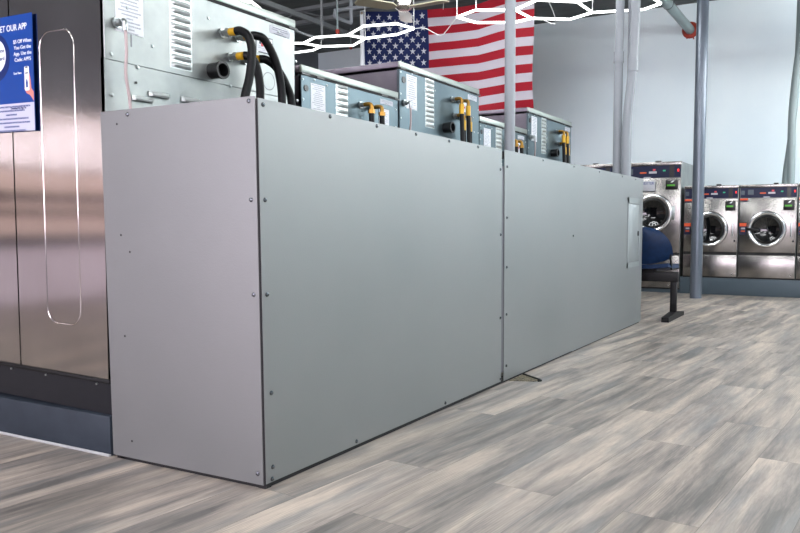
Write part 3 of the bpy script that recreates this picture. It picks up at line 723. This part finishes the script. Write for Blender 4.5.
# --- tall machine with straight-down hoses
def tall_machine(y0, label):
    w = 1.047
    t = thing('front_load_washer', label, 'washing machine', (RX, y0, .15), 'machines standing with their rears to the aisle')
    carton(t, y0, w, TALL, steel_reflect)
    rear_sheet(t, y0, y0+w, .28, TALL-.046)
    pl = labels(t, y0, w, 'tall')
    MB().cyl((RX, y0+pl[0], pl[1]), (RX+.004, y0+pl[0], pl[1]), .02, seg=16).build('hole_plug', black_plastic, t)
    louvers(MB().box(RX, RX+.0008, y0+.296, y0+.406, 1.46, 1.77), y0+.30, y0+.40, [1.468+.0297*k for k in range(10)]).build('louver_bank', louver_m, t)
    flex_conduit(t, y0+.046, 1.57)
    drain(t, y0+.545, 1.482)
    for a, z in ((.64, 1.678), (.735, 1.678), (.67, 1.575), (.758, 1.575)):
        y_ = y0+a
        MB().cyl((RX, y_, z), (RX+.03, y_, z), .014, seg=6).cyl((RX+.003, y_, z), (RX+.01, y_, z), .02, seg=6).build('inlet_nut', zinc, t)
        MB().tube([(RX+.028, y_, z), (RX+.062, y_, z), (RX+.075, y_, z-.012), (RX+.075, y_, z-.04)], .0115, seg=12, smooth=5).build('brass_elbow', brass, t)
        MB().tube([(RX+.075, y_, z-.04), (RX+.078, y_, z-.15), (RX+.09, y_, z-.55)], .0145, seg=12, smooth=4).build('fill_hose', rubber, t)
        MB().cyl((RX+.0752, y_, z-.10), (RX+.0752, y_, z-.036), .0165, seg=12).build('ferrule', yellow, t)
    for a, z_ in ((.012, 1.745), (.012, 1.62), (.012, 1.48), (.14, 1.755), (.42, 1.70), (.95, 1.60), (.97, 1.50), (1.035, 1.66), (1.035, 1.5)): rscrew(t, y0+a, z_, .005)
    return t
tm = tall_machine(3.80, 'tall blue-grey machine rear in the middle of the row, hoses below the flag stripes')
sm2 = short_machine(4.857, 'short machine rear half hidden behind the thin grey pole')
dup(tm, (RX, 5.745, .15), 'tall machine rear at the far end of the row against the pale wall')

# ------------------------------------------------------------------ poster on the stainless side
t = thing('poster', 'blue app poster with white writing on the stainless side of the nearest machine', 'poster', (-2.93, 1.806, 1.21))
py = 1.804
PX0, PX1, PZ0, PZ1 = -3.075, -2.789, 1.212, 1.646
MB().box(PX0, PX1, py, py+.003, PZ0, PZ1).build('poster_board', poster_blue, t)
MB().box(PX0, PX1, py-.0006, py, PZ0, 1.318).build('white_footer', poster_small, t)
MB().lathe([(0, 0), (.092, 0), (.092, .0005), (0, .0005)], (-3.022, py, 1.497), (0, -1, 0), 40).build('navy_shape', poster_navy, t)
MB().lathe([(0, 0), (.064, 0), (.064, .0004), (0, .0004)], (-3.018, py-.0006, 1.503), (0, -1, 0), 40).build('white_disc', paper, t)
lettering('headline', 'GET OUR APP', .033, paper, t, (-2.820, py-.0002, 1.590), sx=.92, align='RIGHT')
for i, s in enumerate(('$5 Off When', 'You Get the', 'App. Use the', 'Code: APP5')):
    lettering('offer_line', s, .0195, paper, t, (-2.850, py-.0002, 1.541-.0225*i), sx=1.05, align='CENTER')
for i, s in enumerate(('Phone', 'Card')): lettering('disc_text', s, .022, poster_navy, t, (-2.962, py-.0012, 1.515-.03*i), align='RIGHT')
lettering('scan_text', 'Scan Here', .013, paper, t, (-2.885, py-.0002, 1.426), align='CENTER', sx=.9)
lettering('footer_text', 'Download the App To:', .012, poster_navy, t, (-2.885, py-.0008, 1.296), align='CENTER', sx=.85)
MB().prism([(-2.843, 1.42), (-2.838, 1.39), (-2.845, 1.37), (-2.832, 1.352), (-2.812, 1.345), (-2.790, 1.322), (-2.790, 1.356), (-2.803, 1.37), (-2.806, 1.40), (-2.812, 1.425), (-2.818, 1.43)], lambda u, v: (u, py-.0001, v), (0, -.0004, 0)).build('printed_hand', skin_print, t)
MB().prism(rrect(-2.842, -2.814, 1.362, 1.452, .005, 4), lambda u, v: (u, py-.0006, v), (0, -.0004, 0)).build('printed_phone', paper, t)
MB().box(-2.835, -2.821, py-.0013, py-.001, 1.446, 1.451).build('phone_notch', ink, t)
MB().prism([(-2.833, 1.374), (-2.823, 1.374), (-2.822, 1.392), (-2.826, 1.404), (-2.830, 1.404), (-2.834, 1.392)], lambda u, v: (u, py-.001, v), (0, -.0003, 0)).build('phone_picture', poster_blue, t)
MB().box(-2.837, -2.819, py-.0013, py-.001, 1.425, 1.429).build('phone_line', ink, t)

t.location.x += .021*1.06; t.rotation_euler = (0, .021, 0)

# ------------------------------------------------------------------ washers along the back wall
WY = 9.585
tag(MB().box(-5.4, -1.94, WY+.03, 10.95, 0, .045).box(-1.94, 3.0, WY+.006, 10.95, 0, .205, bev=.004).build('washer_plinth', slate_blue), 'slate blue plinth under the washers along the back wall', 'plinth')
def washer(x0, w, zb, top, label, big):
    t = thing('front_load_washer', label, 'washing machine', (x0+w/2, WY, zb), 'washers along the back wall')
    d = .80; x1 = x0+w; cx = x0+w*.495+(.075 if big else 0)
    MB().box(x0+.004, x1-.004, WY+.02, WY+d, zb, top, bev=.004).build('cabinet', galv_old, t)
    ph = .148 if big else .118
    pz1 = top-(.046 if big else .035); pz0 = pz1-ph
    MB().box(x0+.004, x1-.004, WY, WY+.022, pz1, top+.002, bev=.004).build('top_trim', steel_front, t)
    MB().box(x0+.012, x1-.012, WY+.004, WY+.02, pz0, pz1).build('control_panel', blue_panel, t)
    def face(a, b_, c, d_, m, name, th=.002, p=None):
        return MB().box(x0+w*a, x0+w*b_, WY+.004-th, WY+.004, c, d_).build(name, m, p or t)
    k = (pz1-pz0)
    face(.815, .885, pz0+.002, pz1-.002, black_plastic, 'card_slot')
    face(.937, .958, pz0+k*.48, pz0+k*.68, red_led, 'stop_light')
    face(.715, .755, pz0+k*.52, pz0+k*.64, teal_led, 'start_light')
    face(.36, .46, pz0+k*.38, pz0+k*.5, orange_led, 'cycle_lights')
    face(.50, .62, pz0+k*.36, pz0+k*.54, label_silver, 'price_display'); face(.56, .60, pz0+k*.58, pz0+k*.74, mat_emblem, 'cycle_mark')
    face(.42, .53, pz0-.004, pz0+.012, label_silver, 'nameplate', .003)
    face(.03, .095, pz0+k*.3, pz0+k*.72, slate_blue, 'panel_emblem'); face(.15, .25, pz0+k*.3, pz0+k*.8, slate_blue, 'panel_print')
    kz = zb+(.30 if not big else .44)
    MB().box(x0+.008, x1-.008, WY, WY+.022, kz+.014, pz0-.006, bev=.003).build('front_panel', steel_front, t)
    MB().box(x0+.008, x1-.008, WY+.004, WY+.03, kz-.020, kz+.014).build('panel_gap', dark_gap, t)
    MB().box(x0+.008, x1-.008, WY, WY+.022, zb+.012, kz-.020, bev=.003).build('kick_panel', steel_front, t)
    MB().box(x0+.004, x1-.004, WY+.012, WY+.03, zb-.004, zb+.012).build('base_gap', dark_gap, t)
    # card reader
    rz = pz0-.035
    cr = MB().box(x0+w*.765, x0+w*.95, WY-.03, WY, rz-.115, rz, bev=.006).build('card_reader', black_plastic, t)
    MB().box(x0+w*.79, x0+w*.91, WY-.032, WY-.03, rz-.075, rz-.055).build('reader_screen', green_led, cr)
    MB().prism([(.84, -.03), (.875, -.008), (.905, -.008), (.87, -.03)], lambda u, v: (x0+w*u, WY-.03, rz+v), (0, -.002, 0)).build('reader_mark', paper, cr)
    # door: chrome ring, dark bowl, handle, hinge
    r = .215 if not big else .242
    dz = zb+.59 if not big else 1.0
    dr = MB().lathe([(r*.70, .0), (r*1.0, .0), (r*1.01, .02), (r*1.0, .04), (r*.965, .056), (r*.90, .062), (r*.83, .058), (r*.77, .045), (r*.74, .02), (r*.70, 0)], (cx, WY, dz), (0, -1, 0), 56).build('door_ring', chrome, t)
    MB().lathe([(r*.73, .028), (r*.66, .05), (r*.55, .040), (r*.3, .02), (0, .014)], (cx, WY, dz), (0, -1, 0), 48).build('door_glass', glass_dark, dr)
    MB().lathe([(r*.76, .04), (r*.77, .048), (r*.70, .056), (r*.66, .05), (r*.70, .04), (r*.76, .04)], (cx, WY, dz), (0, -1, 0), 48).build('door_gasket', black_plastic, dr)
    hk = MB().tube([(cx-r*1.02, WY-.055, dz+.005), (cx-r*.75, WY-.085, dz), (cx-r*.40, WY-.085, dz-.012)], .017, smooth=4)
    if not big: hk.build('door_handle', black_plastic, dr)
    else: hk.bm.free()
    MB().box(x0+w*.895 if not big else x1-.10, x0+w*.918 if not big else x1-.07, WY-.03, WY, dz-.085, dz+.085, bev=.004).build('hinge', zinc, t)
    MB().cyl((x0+w*.945, WY, zb+.45), (x0+w*.945, WY-.006, zb+.45), .012, seg=12).build('lock', black_plastic, t)
    if big:
        sbx = MB().box(cx-.165, cx+.018, WY-.05, WY, rz-.135, rz-.005, bev=.010).build('soap_box', label_silver, t)
        lettering('soap_box_lettering', 'DEXTER', .05, blue_ink, sbx, (cx+.008, WY-.0512, rz-.052), align='RIGHT', sx=.85)
    else:
        MB().box(x0+.012, x0+.10, WY-.0012, WY, pz0-.03, pz0-.008).build('orange_sticker', orange, t)
        MB().box(x0+.014, x0+.098, WY-.001, WY, pz0-.048, pz0-.03).build('navy_sticker', blue_panel, t)
        MB().box(x0+.012, x0+.092, WY-.0012, WY, dz+.035, dz+.075).build('orange_sticker', orange, t)
        st = MB().box(x0+.012, x0+.092, WY-.001, WY, dz-.065, dz+.035).build('navy_sticker', blue_panel, t)
        MB().box(x0+.03, x0+.075, WY-.002, WY-.001, dz-.03, dz-.015).build('sticker_mark', orange, st)
        MB().box(x0+.03, x0+.075, WY-.002, WY-.001, dz+.0, dz+.02).build('sticker_print', label_silver, st)
    # lid knob
    MB().box(x0+w*.58, x0+w*.66, WY+.05, WY+.12, top, top+.02, bev=.004).build('lid_bracket', black_metal, t)
    return t
sw = washer(-1.912, .645, .21, 1.328, 'stainless washer partly hidden by the thick glossy pole', False)
P0 = sw.location
dup(sw, (P0.x+.648, P0.y, P0.z), 'whole stainless washer in view, just right of the one behind the thick pole')
dup(sw, (P0.x+1.296, P0.y, P0.z), 'washer cut off by the right edge of the photo')
bw = washer(-2.757, .812, .05, 1.638, 'taller stainless washer seen just past the end of the long cover', True)
dup(bw, (bw.location.x-.816, WY, .05), 'taller washer whose top edge shows beside the three pipes')

# ------------------------------------------------------------------ waiting bench
t = thing('beam_bench', 'blue plastic seat on a black beam bench past the end of the long cover', 'bench', (-1.75, 6.95, 0))
MB().box(-2.08, -1.415, 6.92, 6.985, .335, .425, bev=.004).build('beam', black_metal, t)
for x_ in (-1.458, -2.0):
    lg = MB().box(x_-.028, x_+.028, 6.93, 6.975, .03, .34, bev=.004).build('leg', black_metal, t)
    ft = MB()
    ft.prism([(6.62, 0), (7.28, 0), (7.28, .034), (7.0, .062), (6.9, .062), (6.62, .042)], lambda u, v: (x_-.032, u, v), (.064, 0, 0))
    ft.build('foot', black_metal, lg)
def seat_shell(cx):
    # seat pan: curved sheet, back edge near the camera (the bench faces the washers)
    def sheet(fn, nu, nv, th):
        bm = bmesh.new(); g = [[bm.verts.new(fn(i/nu, j/nv)) for j in range(nv+1)] for i in range(nu+1)]
        for i in range(nu):
            for j in range(nv): bm.faces.new([g[i][j], g[i+1][j], g[i+1][j+1], g[i][j+1]])
        bmesh.ops.recalc_face_normals(bm, faces=bm.faces[:])
        bmesh.ops.solidify(bm, geom=bm.faces[:], thickness=th)
        mb = MB(); mb.bm.free(); mb.bm = bm; return mb
    def pan(u, v):
        hw = .262*(1-.12*(abs(v-.5)*2)**4)
        x = cx+hw*(2*u-1); y = 6.86+.43*v
        z = .478+.018*(2*u-1)**2-.012*math.sin(v*PI)+.012*(1-v)-.03*max(0, v-.8)/.2
        return Vector((x, y, z))
    def back(u, v):
        s = 2*u-1
        # outline: broad below the middle, rounded shoulders, narrower at the foot
        hw = .265*math.sqrt(max(.0, 1-max(0, (v-.18)/.825)**2.5)) if v > .18 else .265*(1-.16*((.18-v)/.18)**1.6)
        x = cx+hw*s; z = .500+.05*s*s*(1-v)+.320*v
        y = 6.87-.075*v+.05*s*s-.02*math.sin(v*PI)
        return Vector((x, y, z))
    s = sheet(pan, 16, 14, .036).build('seat', blue_plastic, t)
    sheet(back, 20, 22, .014).build('backrest', blue_plastic, t)
    for k in (-1, 1):
        MB().prism([(6.872, .64), (6.884, .64), (6.900, .56), (6.94, .485), (7.10, .455), (7.10, .435), (6.93, .445), (6.885, .50)], lambda u, v: (cx+k*.250-.008, u, v), (.016, 0, 0)).build('bracket', black_metal, t)
    MB().box(cx-.10, cx+.10, 6.91, 7.0, .42, .46).build('seat_mount', black_metal, t)
seat_shell(-1.728)

# ------------------------------------------------------------------ daylight, world, camera
wd = bpy.data.worlds.new('daylight'); scene.world = wd; wd.use_nodes = True
bg = wd.node_tree.nodes['Background']; bg.inputs['Color'].default_value = lin((250, 238, 244)); bg.inputs['Strength'].default_value = .6
def daylight(name, loc, rot, sx, sy, watts, rgb):
    l = bpy.data.lights.new(name, 'AREA'); l.shape = 'RECTANGLE'; l.size = sx; l.size_y = sy; l.energy = watts; l.color = lin(rgb)[:3]
    o = bpy.data.objects.new(name, l); COL.objects.link(o); o.location = loc; o.rotation_euler = rot
daylight('front_window_daylight', (-1.5, YN-.3, 1.75), (PI/2, 0, 0), 12, 1.9, 540, (248, 236, 253))
daylight('right_window_daylight', (XR_+.35, -2.0, 1.6), (PI/2, 0, PI/2), 2.9, 2.1, 10, (240, 248, 255))
daylight('left_window_daylight', (XL-.35, -2.1, 1.9), (PI/2, 0, -PI/2), 4.8, .78, 3, (255, 226, 218))

cam = bpy.data.cameras.new('camera'); co = bpy.data.objects.new('camera', cam); COL.objects.link(co); scene.camera = co
F_, PITCH, ROLL, YAW = 752.0, -.0813, -.0005, -.4846
cy, sy = math.cos(YAW), math.sin(YAW); cp, sp_ = math.cos(PITCH), math.sin(PITCH)
fw = Vector((sy*cp, cy*cp, sp_)); rt = Vector((cy, -sy, 0)); up = rt.cross(fw)
rt2 = rt*math.cos(ROLL)+up*math.sin(ROLL); up2 = -rt*math.sin(ROLL)+up*math.cos(ROLL)
R = Matrix((rt2, up2, -fw)).transposed().to_4x4()
co.matrix_world = Matrix.Translation((0, 0, .85)) @ R
cam.sensor_width = 36; cam.sensor_fit = 'HORIZONTAL'; cam.lens = F_*36/800
cam.shift_x = -60/800; cam.shift_y = 20/800
cam.clip_start = .02; cam.clip_end = 200

vs = scene.view_settings
scene.display_settings.display_device = 'sRGB'
vs.view_transform = 'Standard'; vs.look = 'None'; vs.gamma = 1.0; vs.use_curve_mapping = False
vs.exposure = 0.5
scene.cycles.use_denoising = True
scene.cycles.max_bounces = 8
